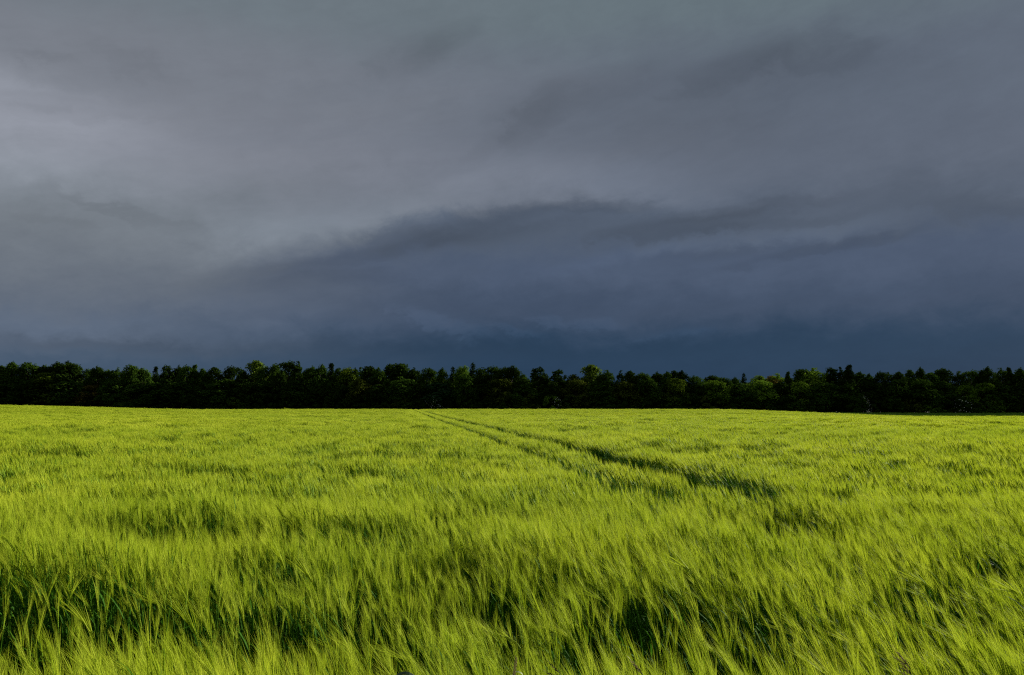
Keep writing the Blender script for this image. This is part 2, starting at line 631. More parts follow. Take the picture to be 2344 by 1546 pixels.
def put(x, y, ids, scale_sd, height_amp, rz_sd, tilt_sd, lumps=True):
    n = len(x)
    z = ground_z(x, y)
    sc = 1 + RNG.normal(0, scale_sd, n)
    if lumps:
        band = np.interp(y, [2, 8, 25, 90], [.50, .62, 1.1, 2.6])
        ripple = wave(x * .22 / band, y / band + .05 * x / band, 1.0, 45)
        h = height_amp * (.75 * ripple + .55 * wave(x * .62 + .1 * y, y * 1.25, .85, 41) + .85 * wave(x + .3 * y, y, .46, 42) + .35 * wave(x, y, 3.7, 43))
        z = z + h * (.15 + .85 * smooth(.1, 1.6, track_dist(x, y)))
    tilt = tilt_sd * RNG.normal(0, 1, n) + .10 * wave(x, y, .8, 51) + .09 * wave(x, y, 2.6, 52)
    rx = RNG.normal(0, tilt_sd, n) - .05
    rz = RNG.normal(0, rz_sd, n) + .35 * wave(x, y, 1.6, 53) - .30
    P.append(np.stack([x, y, z], -1))
    PI_.append(RNG.choice(ids, n))
    PR.append(np.stack([rx, -tilt, rz], -1))
    PS.append(sc)


def scatter(y0, y1, dens, margin=1.2, slope=.70):
    """random points inside the part of the field the camera can see"""
    xm = slope * y1 + margin
    n = int(dens * 2 * xm * (y1 - y0))
    x = RNG.uniform(-xm, xm, n)
    y = RNG.uniform(y0, y1, n)
    k = np.abs(x) < slope * y + margin
    return x[k], y[k]


# single plants near the camera
NEAR_END = 8.5
for y0, y1 in [(1.5, 3), (3, 5), (5, NEAR_END)]:
    x, y = scatter(y0, y1, 500)
    hd = np.minimum(headland(x, y), track_dist(x, y) - .05)
    clump = .5 * wave(x, y, .34, 61) + .5 * wave(x * .6 + .25 * y, y * 1.3, .8, 62)
    keep = ((hd > 0) & (RNG.random(len(x)) < smooth(-.50, .10, clump) * .92 + .08)) | (RNG.random(len(x)) < .20)
    x, y = x[keep], y[keep]
    put(x, y, near_ids, .065, .14, .45, .10)
# clumps further out
for y0, y1 in [(NEAR_END, 14), (14, 22), (22, 34)]:
    x, y = scatter(y0, y1, 34)
    keep = (track_dist(x, y) > .08) & ((headland(x, y) > .02) | (RNG.random(len(x)) < .35))
    keep &= RNG.random(len(x)) < smooth(-.6, -.0, .6 * wave(x, y, .5, 63) + .4 * wave(x, y, 1.2, 64) + .8 * smooth(1.0, .2, track_dist(x, y))) * .9 + .1
    x, y = x[keep], y[keep]
    put(x, y, mid_ids, .06, .135, .5, .07)
# metre-wide patches in the distance, small clumps beside the wheel tracks
for y0, y1, ids, s, dens in [(34, 95, far_ids, 1.0, 1.3), (95, 226, xfar_ids, 2.0, .33)]:
    x, y = scatter(y0, y1, dens, 3)
    td = track_dist(x, y)
    onm = (x / y > .28) & (y > 215)
    keep = (td > .62 * s) & ~onm
    put(x[keep], y[keep], ids, .05, .09, .5, .05)
    n = int((y1 - y0) * 5.2 * 22)
    y = RNG.uniform(y0, y1, n)
    x = track_x(y) - .7 + RNG.uniform(-3.4, 3.4, n)
    td = track_dist(x, y)
    keep = (td > .10) & (td < .95 * s + .2)
    put(x[keep], y[keep], mid_ids, .035, .04, .5, .04)

P = np.concatenate(P)
PI_ = np.concatenate(PI_).astype(np.int32)
PR = np.concatenate(PR)
PS = np.concatenate(PS)
cm = bpy.data.meshes.new('barley_crop')
cm.vertices.add(len(P))
cm.vertices.foreach_set('co', P.astype(np.float32).ravel())
for nm, tp, dat in (('kind_index', 'INT', PI_), ('size', 'FLOAT', PS.astype(np.float32))):
    at = cm.attributes.new(nm, tp, 'POINT')
    at.data.foreach_set('value', dat)
at = cm.attributes.new('turn', 'FLOAT_VECTOR', 'POINT')
at.data.foreach_set('vector', PR.astype(np.float32).ravel())
cm.update()
crop = bpy.data.objects.new('barley_crop', cm)
COL.objects.link(crop)
tag(crop, 'field of green barley bending in the wind up to the wood', 'barley crop', kind='stuff')
ng = bpy.data.node_groups.new('scatter_barley', 'GeometryNodeTree')
ng.interface.new_socket('Geometry', in_out='INPUT', socket_type='NodeSocketGeometry')
ng.interface.new_socket('Geometry', in_out='OUTPUT', socket_type='NodeSocketGeometry')
gi = ng.nodes.new('NodeGroupInput')
gout = ng.nodes.new('NodeGroupOutput')
ci = ng.nodes.new('GeometryNodeCollectionInfo')
ci.inputs['Collection'].default_value = PROTO
ci.inputs['Separate Children'].default_value = True
ci.inputs['Reset Children'].default_value = True
iop = ng.nodes.new('GeometryNodeInstanceOnPoints')
iop.inputs['Pick Instance'].default_value = True


def attr_node(nm, tp):
    a = ng.nodes.new('GeometryNodeInputNamedAttribute')
    a.data_type = tp
    a.inputs['Name'].default_value = nm
    return a.outputs['Attribute']


e2r = ng.nodes.new('FunctionNodeEulerToRotation')
ng.links.new(gi.outputs[0], iop.inputs['Points'])
ng.links.new(ci.outputs[0], iop.inputs['Instance'])
ng.links.new(attr_node('kind_index', 'INT'), iop.inputs['Instance Index'])
ng.links.new(attr_node('turn', 'FLOAT_VECTOR'), e2r.inputs[0])
ng.links.new(e2r.outputs[0], iop.inputs['Rotation'])
ng.links.new(attr_node('size', 'FLOAT'), iop.inputs['Scale'])
ng.links.new(iop.outputs[0], gout.inputs[0])
md = crop.modifiers.new('scatter', 'NODES')
md.node_group = ng
print('crop instances', len(P), 'kinds', n_proto)


# ------------------------------------------------------------------ grass margin on the shaded rise
M_GRASS = plant_mat('margin_grass', (.17, .30, .04), (.14, .26, .03), .2, .8, .02, patch=.8)
rg = np.random.default_rng(19)
n = 22000
gx_ = rg.uniform(52, 178, n)
gy_ = rg.uniform(213, 231.5, n)
k = (gx_ / gy_ > .27 + .03 * wave(gx_, gy_, 6, 71)) & (gy_ > 215 + .8 * wave(gx_, 0 * gx_, 9, 72))
gx_, gy_ = gx_[k], gy_[k]
gz_ = ground_z(gx_, gy_)
n = len(gx_)
hh = rg.uniform(.15, .35, n)
wd_ = rg.uniform(.12, .24, n)
an = rg.uniform(0, pi, n)
base = np.stack([gx_, gy_, gz_ - .02], -1)
sv = np.stack([np.cos(an), np.sin(an), 0 * an], -1) * wd_[:, None]
tipv = np.stack([rg.normal(-.10, .12, n), rg.normal(0, .12, n), hh], -1)
tri = np.stack([base - sv, base + sv, base + tipv], 1).reshape(-1, 3)
gmm = bpy.data.meshes.new('margin_grass')
gmm.from_pydata(tri.tolist(), [], np.arange(3 * n).reshape(-1, 3).tolist())
gmm.materials.append(M_GRASS)
gmo = bpy.data.objects.new('margin_grass', gmm)
COL.objects.link(gmo)
bx_, by_ = np.meshgrid(np.linspace(52, 182, 66), np.linspace(214.5, 231.5, 12))
bz_ = ground_z(bx_, by_) + .07 + .05 * wave(bx_, by_, 2.2, 74)
ok = (bx_ / by_ > .285)
bf = [(j * 66 + i, j * 66 + i + 1, (j + 1) * 66 + i + 1, (j + 1) * 66 + i) for j in range(11) for i in range(65) if ok[j, i]]
bm_ = bpy.data.meshes.new('grass_bank')
bm_.from_pydata(np.stack([bx_, by_, bz_], -1).reshape(-1, 3).tolist(), [], bf)
bm_.materials.append(M_GRASS)
bm_.polygons.foreach_set('use_smooth', [True] * len(bf))
bo_ = bpy.data.objects.new('grass_bank', bm_)
COL.objects.link(bo_)
tag(bo_, kind='structure')
tag(gmo, 'dark green strip of grass in the shade at the foot of the wood', 'grass', kind='stuff')


# ------------------------------------------------------------------ trees
def envelope(kind, t):
    """radius of the crown at height t (0 bottom, 1 top), 1 = full"""
    if kind == 'cone':
        return (1 - t) ** .85 * .95 + .06
    if kind == 'pyramid':
        return min(1, (1 - t) ** .62 * 1.02) * (0.8 + .2 * min(1, t * 5)) + .03
    if kind == 'oval':
        return sqrt(max(0.0, 1 - (2 * t - .95) ** 2 / 1.12)) + .02
    if kind == 'bush':
        return sqrt(max(0.0, 1 - t ** 2.2)) + .02
    if kind == 'ragged':
        return sqrt(max(0.0, 1 - max(0, t - .3) ** 1.6 / .62)) * (.85 + .15 * min(1, t * 4)) + .05
    return max(0.0, 1 - max(0.0, (t - .30) / .71) ** 1.7) ** .75 * (.72 + .28 * min(1, t / .3)) + .02


def crown_mesh(kind, seed, faces, leaf, aspect):
    """unit-height crown made of leafy sprays on many lobes; aspect = width / height"""
    rg = np.random.default_rng(seed)
    nl = {'cone': 80, 'pyramid': 58, 'oval': 44, 'bush': 34, 'ragged': 54}.get(kind, 52)
    lobes = []
    for k in range(nl):
        t = rg.random() ** (.8 if kind != 'cone' else .7)
        a = rg.random() * 2 * pi
        rr = envelope(kind, t) * aspect * .5
        q = rg.uniform(.55, 1.0) if kind != 'cone' else rg.uniform(.3, .9)
        lr = rg.uniform(.08, .16) * (1.25 - .45 * t)
        if kind in ('cone', 'pyramid'):
            lr *= .85 * (1.15 - .65 * t)
        c = np.array([cos(a) * rr * q * .85, sin(a) * rr * q * .85, .02 + t * (.97 - lr)])
        lobes.append((c, lr))
    lobes = [(c, lr, .85) for c, lr in lobes]
    # tips that stick out of the skyline
    for k in range({'ragged': 9, 'cone': 1, 'pyramid': 4, 'oval': 3}.get(kind, 6)):
        a = rg.random() * 2 * pi
        q = rg.uniform(0, .6) if kind != 'cone' else 0
        z = 1 - .20 * q / .6 - (.04 * rg.random())
        lr = rg.uniform(.035, .06)
        zs = rg.uniform(1.8, 2.8)
        c = np.array([cos(a) * q * aspect * .38, sin(a) * q * aspect * .38, z - lr * zs * .9])
        lobes.append((c, lr, zs))
    w = np.array([l[1] ** 2 * max(1, l[2] * .8) for l in lobes])
    w /= w.sum()
    pick = rg.choice(len(lobes), faces, p=w)
    V, F = [], []
    for i in pick:
        c, lr, zs = lobes[i]
        d = rg.normal(size=3)
        d /= np.linalg.norm(d)
        if d[2] < -.3 and rg.random() < .6:
            d[2] *= -1
        rad = lr * rg.uniform(.45, 1.08)
        p = c + d * np.array([1.1, 1.1, zs]) * rad
        nrm = d + rg.normal(size=3) * .55 + np.array([0, 0, .35])
        nrm /= np.linalg.norm(nrm)
        a = np.cross(nrm, rg.normal(size=3))
        a /= np.linalg.norm(a) + 1e-9
        b = np.cross(nrm, a)
        s = leaf * rg.uniform(.6, 1.35)
        n = len(V)
        V += [p - a * s * .55, p + b * s * .32, p + a * s * .55, p - b * s * .32]
        F.append((n, n + 1, n + 2, n + 3))
    me = bpy.data.meshes.new('crown_' + kind)
    me.from_pydata([tuple(v) for v in V], [], F)
    me.materials.append(M_FOL)
    me.update()
    return me


def trunk_mesh(seed, limbs=6):
    """unit-height tapered trunk with limbs"""
    rg = np.random.default_rng(seed)
    m = MB()
    pts = [np.array([.01 * rg.normal(), .01 * rg.normal(), t]) if t else np.zeros(3) for t in (0, .1, .25, .45, .65, .85)]
    m.tube(pts, [.020, .016, .014, .011, .007, .002], 7)
    for k in range(limbs):
        t = rg.uniform(.22, .7)
        a = rg.random() * 2 * pi
        p = np.array([0, 0, t])
        o = np.array([cos(a), sin(a), rg.uniform(.5, 1.3)])
        o /= np.linalg.norm(o)
        ln = rg.uniform(.14, .26)
        m.tube([p, p + o * ln * .5, p + o * ln + np.array([0, 0, .03])], [.008, .005, .0015], 5)
    return m.mesh('trunk', [M_BARK])


CROWNS = {}
for kd, nvar, fc_, lf_, asp in [('round', 5, 5200, .046, .80), ('ragged', 4, 5000, .043, .75), ('oval', 2, 4200, .046, .50), ('pyramid', 3, 4600, .042, .58),
                                ('cone', 2, 3600, .036, .36), ('bush', 5, 3000, .085, 1.7)]:
    CROWNS[kd] = [(crown_mesh(kd, 100 * len(kd) + v + ord(kd[0]), fc_, lf_, asp), asp) for v in range(nvar)]
TRUNKS = [trunk_mesh(40 + v) for v in range(4)]

COLS = {   # leaf albedo by look
    'dark': (.013, .028, .005), 'mid': (.021, .046, .007), 'light': (.050, .098, .010), 'pale': (.062, .105, .015), 'fresh': (.078, .145, .016),
    'yellow': (.042, .072, .008), 'olive': (.034, .050, .008), 'rusty': (.058, .050, .012), 'blue': (.015, .038, .017), 'fir': (.008, .018, .006),
}


def tree_at(name, px, top, width, kind, tint, depth, label, cat, group, crown_from=.08, tilt=0.0, fixed_base=None):
    """a tree whose top shows at pixel (px, top) of the photograph when it stands at that depth"""
    x = (px - 1172) / F_PX * depth
    zg = float(ground_z(x, depth)) if fixed_base is None else fixed_base
    zt = CAM_Z + (932 - top) / F_PX * depth
    h = max(zt - zg, 1.0)
    o = thing(name, (x, depth, zg), label, cat, group, rz=random.random() * 6.28)
    t = bpy.data.objects.new('trunk', random.choice(TRUNKS))
    COL.objects.link(t)
    t.parent = o
    t.scale = (h * 1.1, h * 1.1, h * .96)
    me, asp = random.choice(CROWNS[kind])
    c = bpy.data.objects.new('crown', me)
    COL.objects.link(c)
    c.parent = o
    hc = h * (1 - crown_from)
    wd = width / F_PX * depth
    c.location = (0, 0, h * crown_from)
    c.scale = (wd / asp, wd / asp, hc)
    k = COLS[tint]
    j = random.uniform(.85, 1.18)
    c.color = (k[0] * j, k[1] * j, k[2] * j, 1)
    return o, h, wd


# x, top, width (photo pixels), shape, leaf tint
SKYLINE = [
    (-60, 832, 70, 'round', 'dark'), (-20, 836, 60, 'round', 'mid'),
    (2, 831, 52, 'round', 'dark'), (29, 825, 40, 'round', 'mid'), (66, 826, 44, 'ragged', 'mid'), (102, 831, 40, 'round', 'dark'), (130, 826, 46, 'round', 'dark'),
    (158, 820, 58, 'round', 'dark'), (205, 840, 34, 'ragged', 'mid'), (223, 831, 34, 'round', 'dark'), (250, 841, 30, 'ragged', 'mid'), (270, 838, 32, 'ragged', 'mid'),
    (299, 831, 34, 'ragged', 'mid'), (326, 838, 40, 'round', 'mid'), (357, 838, 20, 'cone', 'fir'), (383, 829, 36, 'pyramid', 'dark'), (408, 831, 32, 'round', 'dark'),
    (427, 831, 30, 'ragged', 'mid'), (446, 833, 32, 'pyramid', 'mid'), (463, 840, 32, 'round', 'mid'), (490, 837, 44, 'round', 'dark'), (534, 833, 40, 'ragged', 'dark'),
    (556, 841, 30, 'round', 'mid'), (585, 821, 30, 'oval', 'pale'), (604, 832, 30, 'ragged', 'mid'), (631, 826, 30, 'ragged', 'mid'), (659, 821, 44, 'ragged', 'dark'),
    (682, 825, 28, 'pyramid', 'mid'), (713, 832, 44, 'round', 'mid'), (738, 832, 34, 'round', 'mid'), (759, 830, 24, 'cone', 'fir'), (775, 839, 30, 'round', 'mid'),
    (796, 835, 38, 'ragged', 'yellow'), (813, 841, 26, 'round', 'dark'), (826, 839, 24, 'pyramid', 'mid'), (845, 835, 30, 'oval', 'dark'), (866, 840, 38, 'round', 'mid'),
    (895, 830, 30, 'oval', 'dark'), (917, 828, 36, 'oval', 'dark'), (949, 837, 44, 'round', 'dark'), (983, 839, 36, 'ragged', 'mid'), (1013, 841, 32, 'round', 'mid'),
    (1037, 838, 22, 'cone', 'fir'), (1059, 831, 32, 'ragged', 'light'), (1082, 829, 24, 'cone', 'fir'), (1103, 836, 36, 'ragged', 'dark'), (1126, 833, 40, 'ragged', 'mid'), (1152, 834, 34, 'ragged', 'dark'),
    (1173, 832, 40, 'round', 'dark'), (1198, 854, 36, 'round', 'mid'), (1232, 833, 44, 'pyramid', 'dark'), (1279, 839, 46, 'pyramid', 'dark'), (1313, 854, 42, 'round', 'olive'),
    (1353, 831, 32, 'oval', 'pale'), (1373, 848, 22, 'ragged', 'dark'), (1392, 844, 36, 'ragged', 'mid'), (1421, 846, 26, 'pyramid', 'dark'), (1443, 846, 38, 'round', 'dark'),
    (1473, 848, 40, 'ragged', 'mid'), (1506, 846, 36, 'round', 'dark'), (1527, 848, 28, 'round', 'mid'), (1543, 845, 34, 'round', 'dark'), (1561, 847, 38, 'round', 'fir'),
    (1591, 857, 44, 'ragged', 'mid'), (1630, 857, 32, 'oval', 'dark'), (1657, 859, 34, 'ragged', 'mid'), (1682, 862, 34, 'round', 'mid'), (1702, 853, 18, 'cone', 'fir'),
    (1737, 857, 48, 'round', 'fresh'), (1759, 858, 44, 'ragged', 'rusty'), (1782, 852, 40, 'ragged', 'fresh'), (1804, 849, 24, 'pyramid', 'dark'), (1836, 842, 34, 'oval', 'mid'),
    (1859, 839, 46, 'ragged', 'fresh'), (1901, 834, 50, 'pyramid', 'fir'), (1924, 838, 26, 'pyramid', 'fir'), (1944, 833, 34, 'pyramid', 'fir'), (1968, 849, 38, 'round', 'mid'),
    (1990, 854, 32, 'round', 'mid'), (2016, 846, 30, 'ragged', 'dark'), (2034, 849, 32, 'ragged', 'dark'), (2058, 848, 36, 'round', 'dark'), (2082, 843, 38, 'round', 'mid'),
    (2107, 839, 28, 'round', 'dark'), (2130, 850, 40, 'round', 'mid'), (2156, 839, 50, 'round', 'dark'), (2192, 847, 34, 'ragged', 'dark'), (2223, 843, 38, 'ragged', 'mid'),
    (2247, 844, 32, 'round', 'dark'), (2262, 838, 34, 'round', 'mid'), (2292, 839, 36, 'ragged', 'mid'), (2309, 839, 26, 'pyramid', 'dark'), (2337, 841, 40, 'round', 'mid'),
    (2372, 838, 60, 'round', 'dark'), (2420, 836, 70, 'round', 'mid'), (2490, 836, 80, 'round', 'dark'), (2560, 836, 80, 'round', 'mid'), (2630, 836, 80, 'round', 'dark'),  # last three: unseen trees past the frame edge, added to extend the wood's shadow
]
LANDMARKS = {   # the skyline trees one recognises at once
    158: 'the highest crown', 357: 'the lone fir tip', 585: 'the pale poplar', 759: 'the small spruce', 917: 'the egg-shaped crown',
    1082: 'the slim spire', 1232: 'the pyramid tree', 1353: 'the pale oval tree', 1561: 'the blackish dome', 1759: 'the rusty crown',
    1901: 'the big cone', 2156: 'the wide dome',
}
SHAPE_WORDS = {'round': 'rounded', 'ragged': 'ragged', 'oval': 'egg-shaped', 'pyramid': 'tapering', 'cone': 'pointed'}
TINT_WORDS = {'dark': 'dark green', 'mid': 'green', 'light': 'light green', 'pale': 'pale green', 'fresh': 'bright green', 'yellow': 'yellowish', 'olive': 'olive', 'rusty': 'rusty brown', 'blue': 'bluish green', 'fir': 'blackish green'}
ORD = ['first', 'second', 'third', 'fourth', 'fifth', 'sixth', 'seventh', 'eighth', 'ninth', 'tenth', 'eleventh', 'twelfth']
LM_LABEL = {
    158: 'highest broad dark crown of the wood, standing over the rise', 357: 'small lone fir tip between ragged leafy crowns', 585: 'tall pale green poplar poking above dark crowns',
    759: 'small pointed spruce showing above a flat run of crowns', 917: 'high dark egg-shaped crown beside a slimmer twin', 1082: 'slim dark spire next to a spiky light crown',
    1232: 'dark pyramid tree with clear sky on both sides', 1353: 'pale oval tree standing alone above lower crowns', 1561: 'blackish dome where the skyline starts to drop',
    1759: 'rusty brown crown over bright green leaves', 1901: 'big black cone-shaped crown, largest of three dark peaks', 2156: 'wide dark dome beyond the white blossom bush',
}
lm_x = sorted(LANDMARKS)


def tree_label(px, shape, tint, pool):
    if px in LM_LABEL:
        return LM_LABEL[px]
    adj = '%s %s' % (SHAPE_WORDS[shape], TINT_WORDS[tint])
    lo = [v for v in lm_x if v < px]
    hi = [v for v in lm_x if v > px]
    if lo and hi:
        near_lo = px - lo[-1] <= hi[0] - px
        a, b = (lo[-1], hi[0]) if near_lo else (hi[0], lo[-1])
        k = len([q for q in pool if min(a, px) < q < max(a, px)])
        return '%s tree, %s from %s towards %s' % (adj, ORD[k], LANDMARKS[a], LANDMARKS[b])
    a = lo[-1] if lo else hi[0]
    k = len([q for q in pool if min(a, px) < q < max(a, px)])
    end = 'the shaded corner' if lo else 'the raised corner'
    return '%s tree, %s from %s towards %s' % (adj, ORD[k], LANDMARKS[a], end)


DEPTH0 = 233.0
pool = [s[0] for s in SKYLINE]
for i, (px, top, wd, shape, tint) in enumerate(SKYLINE):
    dep = DEPTH0 + 2.5 + random.uniform(0, 5) + (4 if shape in ('cone', 'oval') else 0)
    name = 'fir_tree' if shape == 'cone' else 'poplar_tree' if tint == 'pale' else 'broadleaf_tree'
    tree_at(name, px, top, wd * 1.65, shape, tint, dep, tree_label(px, shape, tint, pool), 'tree', 'trees on the skyline of the wood')

FRONT = [   # lower trees that stand before the skyline row: x, top, width, shape, tint
    (18, 862, 60, 'round', 'mid'), (70, 872, 56, 'ragged', 'dark'), (113, 850, 46, 'oval', 'yellow'), (166, 866, 60, 'ragged', 'mid'), (212, 878, 44, 'ragged', 'rusty'),
    (258, 866, 50, 'round', 'mid'), (310, 876, 60, 'round', 'mid'), (362, 872, 52, 'ragged', 'mid'), (408, 870, 46, 'oval', 'mid'), (456, 880, 56, 'round', 'dark'),
    (510, 862, 64, 'ragged', 'mid'), (570, 872, 54, 'ragged', 'dark'), (625, 870, 56, 'round', 'dark'), (680, 868, 66, 'round', 'mid'), (735, 872, 54, 'ragged', 'dark'),
    (780, 876, 50, 'round', 'dark'), (824, 862, 42, 'ragged', 'olive'), (868, 878, 54, 'round', 'dark'), (920, 860, 56, 'ragged', 'mid'), (962, 872, 50, 'round', 'dark'),
    (1002, 874, 48, 'oval', 'blue'), (1064, 852, 40, 'ragged', 'mid'), (1106, 874, 56, 'round', 'dark'), (1146, 862, 50, 'ragged', 'olive'), (1200, 878, 58, 'round', 'mid'),
    (1250, 880, 52, 'ragged', 'dark'), (1318, 862, 56, 'round', 'olive'), (1376, 866, 56, 'ragged', 'mid'), (1430, 870, 54, 'ragged', 'olive'), (1480, 862, 56, 'round', 'mid'),
    (1548, 862, 50, 'ragged', 'yellow'), (1592, 876, 56, 'round', 'dark'), (1638, 868, 50, 'ragged', 'light'), (1692, 874, 54, 'round', 'mid'), (1744, 868, 48, 'ragged', 'fresh'),
    (1786, 872, 50, 'round', 'dark'), (1828, 870, 54, 'round', 'fresh'), (1884, 872, 60, 'ragged', 'mid'), (1940, 872, 60, 'round', 'mid'), (1996, 872, 56, 'ragged', 'dark'),
    (2052, 866, 56, 'round', 'mid'), (2108, 864, 58, 'ragged', 'mid'), (2160, 872, 54, 'round', 'mid'), (2204, 880, 44, 'ragged', 'light'), (2250, 872, 56, 'round', 'light'),
    (2300, 878, 60, 'round', 'mid'), (2350, 870, 60, 'round', 'dark'),
]


def front_label(px, shape, tint, pool, noun):
    near = min(lm_x, key=lambda v: abs(v - px))
    same = sorted(q for q in pool if min(lm_x, key=lambda v: abs(v - q)) == near)
    adj = '%s %s' % (SHAPE_WORDS.get(shape, 'low'), TINT_WORDS[tint])
    others = [v for v in lm_x if (v > near) == (px > near) and v != near]
    far = (min(others, key=lambda v: abs(v - px)) if others else None)
    to = LANDMARKS[far] if far else ('the shaded corner' if px > near else 'the raised corner')
    side_ = [q for q in same if (q > near) == (px > near)]
    k = sorted(side_, key=lambda q: abs(q - near)).index(px)
    if abs(px - near) < 12:
        return '%s %s right below %s'.replace('right ', 'directly ') % (adj, noun, LANDMARKS[near])
    return '%s %s, %s from below %s towards %s' % (adj, noun, ORD[k], LANDMARKS[near], to)


poolf = [s[0] for s in FRONT]
for px, top, wd, shape, tint in FRONT:
    dep = DEPTH0 + random.uniform(-.5, 2)
    tree_at('broadleaf_tree', px, top, wd * 1.5, shape, tint, dep, front_label(px, shape, tint, poolf, 'lower tree'), 'tree', 'lower trees along the front of the wood', crown_from=.04)

BUSHES = []
for k, px in enumerate(range(-30, 2400, 46)):
    BUSHES.append((px + random.randint(-12, 12), random.randint(898, 915), random.randint(60, 84), 'bush', random.choice(['dark', 'dark', 'mid', 'mid', 'light', 'olive'])))
poolb = [s[0] for s in BUSHES]
for px, top, wd, shape, tint in BUSHES:
    dep = DEPTH0 - 1.5 + random.uniform(-1, 1)
    tree_at('hedge_bush', px, top, wd, shape, tint, dep, front_label(px, shape, tint, poolb, 'hedge bush'), 'bush', 'bushes along the field edge', crown_from=0)

# elder bushes in white blossom
for px, top, wd, lab in [(994, 906, 44, 'bush in full white blossom below the end of the tramlines'), (1276, 910, 26, 'narrow bush with thin white blossom below the tapering trees'),
                         (1968, 904, 40, 'bush with white blossom down one side below the black peaks'), (2200, 908, 44, 'sparsely white-flowered bush behind the shaded end of the field')]:
    dep = DEPTH0 - 3.6
    o, h, w_ = tree_at('blossom_bush', px, top, wd, 'bush', 'mid', dep, lab, 'bush', 'white flowering bushes at the wood edge', crown_from=0)
    m = MB()
    rg = np.random.default_rng(px)
    for k in range(150 if px == 994 else 110 if px > 1900 else 60):
        t = rg.random()
        a = rg.uniform(0, 2 * pi) - o.rotation_euler[2]
        if px == 1968:
            a = rg.uniform(-1.0, .3) - o.rotation_euler[2]
        t = t ** 1.3
        rr = w_ * .52 * envelope('bush', t) * rg.uniform(.55, 1.1)
        c = np.array([cos(a) * rr, sin(a) * rr, t * h])
        s = rg.uniform(.06, .14)
        d = np.array([cos(a), sin(a), .6]) + rg.normal(size=3) * .4
        d /= np.linalg.norm(d)
        e = np.cross(d, rg.normal(size=3))
        e /= np.linalg.norm(e)
        g = np.cross(d, e)
        m.face([c - e * s, c - g * s, c + e * s, c + g * s])
    b = m.build('blossom', M_BLOSSOM, o)
    b['kind'] = 'stuff'

# the depth of the wood behind those rows: one mass of crowns
wv, wf = [], []
rg = np.random.default_rng(77)
src = [c[0] for c in CROWNS['round'] + CROWNS['ragged']]
cache = []
for me in src:
    co = np.empty(len(me.vertices) * 3, np.float32)
    me.vertices.foreach_get('co', co)
    co = co.reshape(-1, 4, 3)
    cache.append(co[rg.choice(len(co), 700, replace=False)])
quads = []
for row, dep in enumerate((246, 252, 259)):
    for px in range(-260, 2620, 26):
        top = float(np.interp(px, [q[0] for q in SKYLINE], [q[1] for q in SKYLINE])) + 19 + rg.uniform(-3, 12)
        x = (px + rg.uniform(-12, 12) - 1172) / F_PX * dep
        zg = float(ground_z(x, 232))
        h = CAM_Z + (932 - top) / F_PX * dep - zg
        q = cache[rg.integers(len(cache))].copy()
        ctr = q.mean(axis=1, keepdims=True)
        q = ctr + (q - ctr) * 2.0
        s = 6.6 / .78
        q = q * np.array([s, s, h * 1.0]) + np.array([x, dep, zg])
        quads.append(q)
Q = np.concatenate(quads).reshape(-1, 3)
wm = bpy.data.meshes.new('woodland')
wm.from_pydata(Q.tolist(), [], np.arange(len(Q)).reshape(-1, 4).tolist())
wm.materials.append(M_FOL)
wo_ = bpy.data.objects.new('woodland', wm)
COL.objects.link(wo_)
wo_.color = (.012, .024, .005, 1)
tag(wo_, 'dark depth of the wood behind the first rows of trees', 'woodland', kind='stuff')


# ------------------------------------------------------------------ single barley ears that stand out
def at_pixel(px, py, depth):
    ex, y, z = (px - 1172) / F_PX, 1.0, -(py - 773) / F_PX
    y2 = y * cos(PITCH) - z * sin(PITCH)
    z2 = y * sin(PITCH) + z * cos(PITCH)
    k = depth / y2
    return np.array([ex * k, depth, CAM_Z + z2 * k])


STALKS = [   # ear tip pixel, depth, lean, nod, turn, label
    (640, 1280, 4.25, .40, .95, -.2, 'bright barley ear with a wide fan of awns over the dark wheel mark'),
    (700, 1315, 4.10, .42, 1.00, -.1, 'bright barley ear just below the widest bright fan of awns'),
    (185, 1420, 3.35, .45, 1.05, 0., 'barley ear bent low over the dark gap, awns streaming sideways'),
    (1320, 1400, 3.75, .22, .42, -.2, 'pale upright barley ear with long awns before the black gaps'),
    (1232, 1400, 3.70, .32, .62, -.3, 'curved barley ear beside the blackest slit between stems'),
    (2110, 1335, 4.00, .60, 1.30, .1, 'nodding barley ear hanging over a black gap in the crop'),
    (2310, 1352, 3.90, .65, 1.45, .0, 'pale barley ear blown flat, awns pointing sideways at the frame edge'),
    (672, 1262, 5.00, -.05, -.18, .1, 'barley ear leaning against the wind, awns upright'),
    (1560, 1296, 4.50, .62, 1.35, .0, 'hooked barley ear with its awns blown level'),
    (430, 1425, 3.35, .35, .80, -.2, 'barley ear with spread awns above the bright strip at the field edge'),
]
for i, (px, py, dep, lean, nod, rz, lab) in enumerate(STALKS):
    rg = np.random.default_rng(500 + i)
    st, ea, aw_, lf = barley_parts(rg, lean, nod, stem_len=.70, awns=26, awn_len=.15, aw=.0021)
    tip = np.mean(np.array(ea.v)[-12:], axis=0)
    c, s = cos(rz), sin(rz)
    tip = np.array([tip[0] * c - tip[1] * s, tip[0] * s + tip[1] * c, tip[2]])
    p = at_pixel(px, py, dep)
    k = max(.75, (p[2]) / tip[2])
    o = thing('barley_stalk', (p[0] - tip[0], p[1] - tip[1], 0), lab, 'barley stalk', 'barley ears that stand out of the crop', rz)
    o.scale = (1, 1, k)
    st.build('stem', M_STEM, o)
    ea.build('ear', M_EAR, o)
    a_ = aw_.build('awns', M_AWN, o)
    lf.build('leaf', M_LEAF, o)


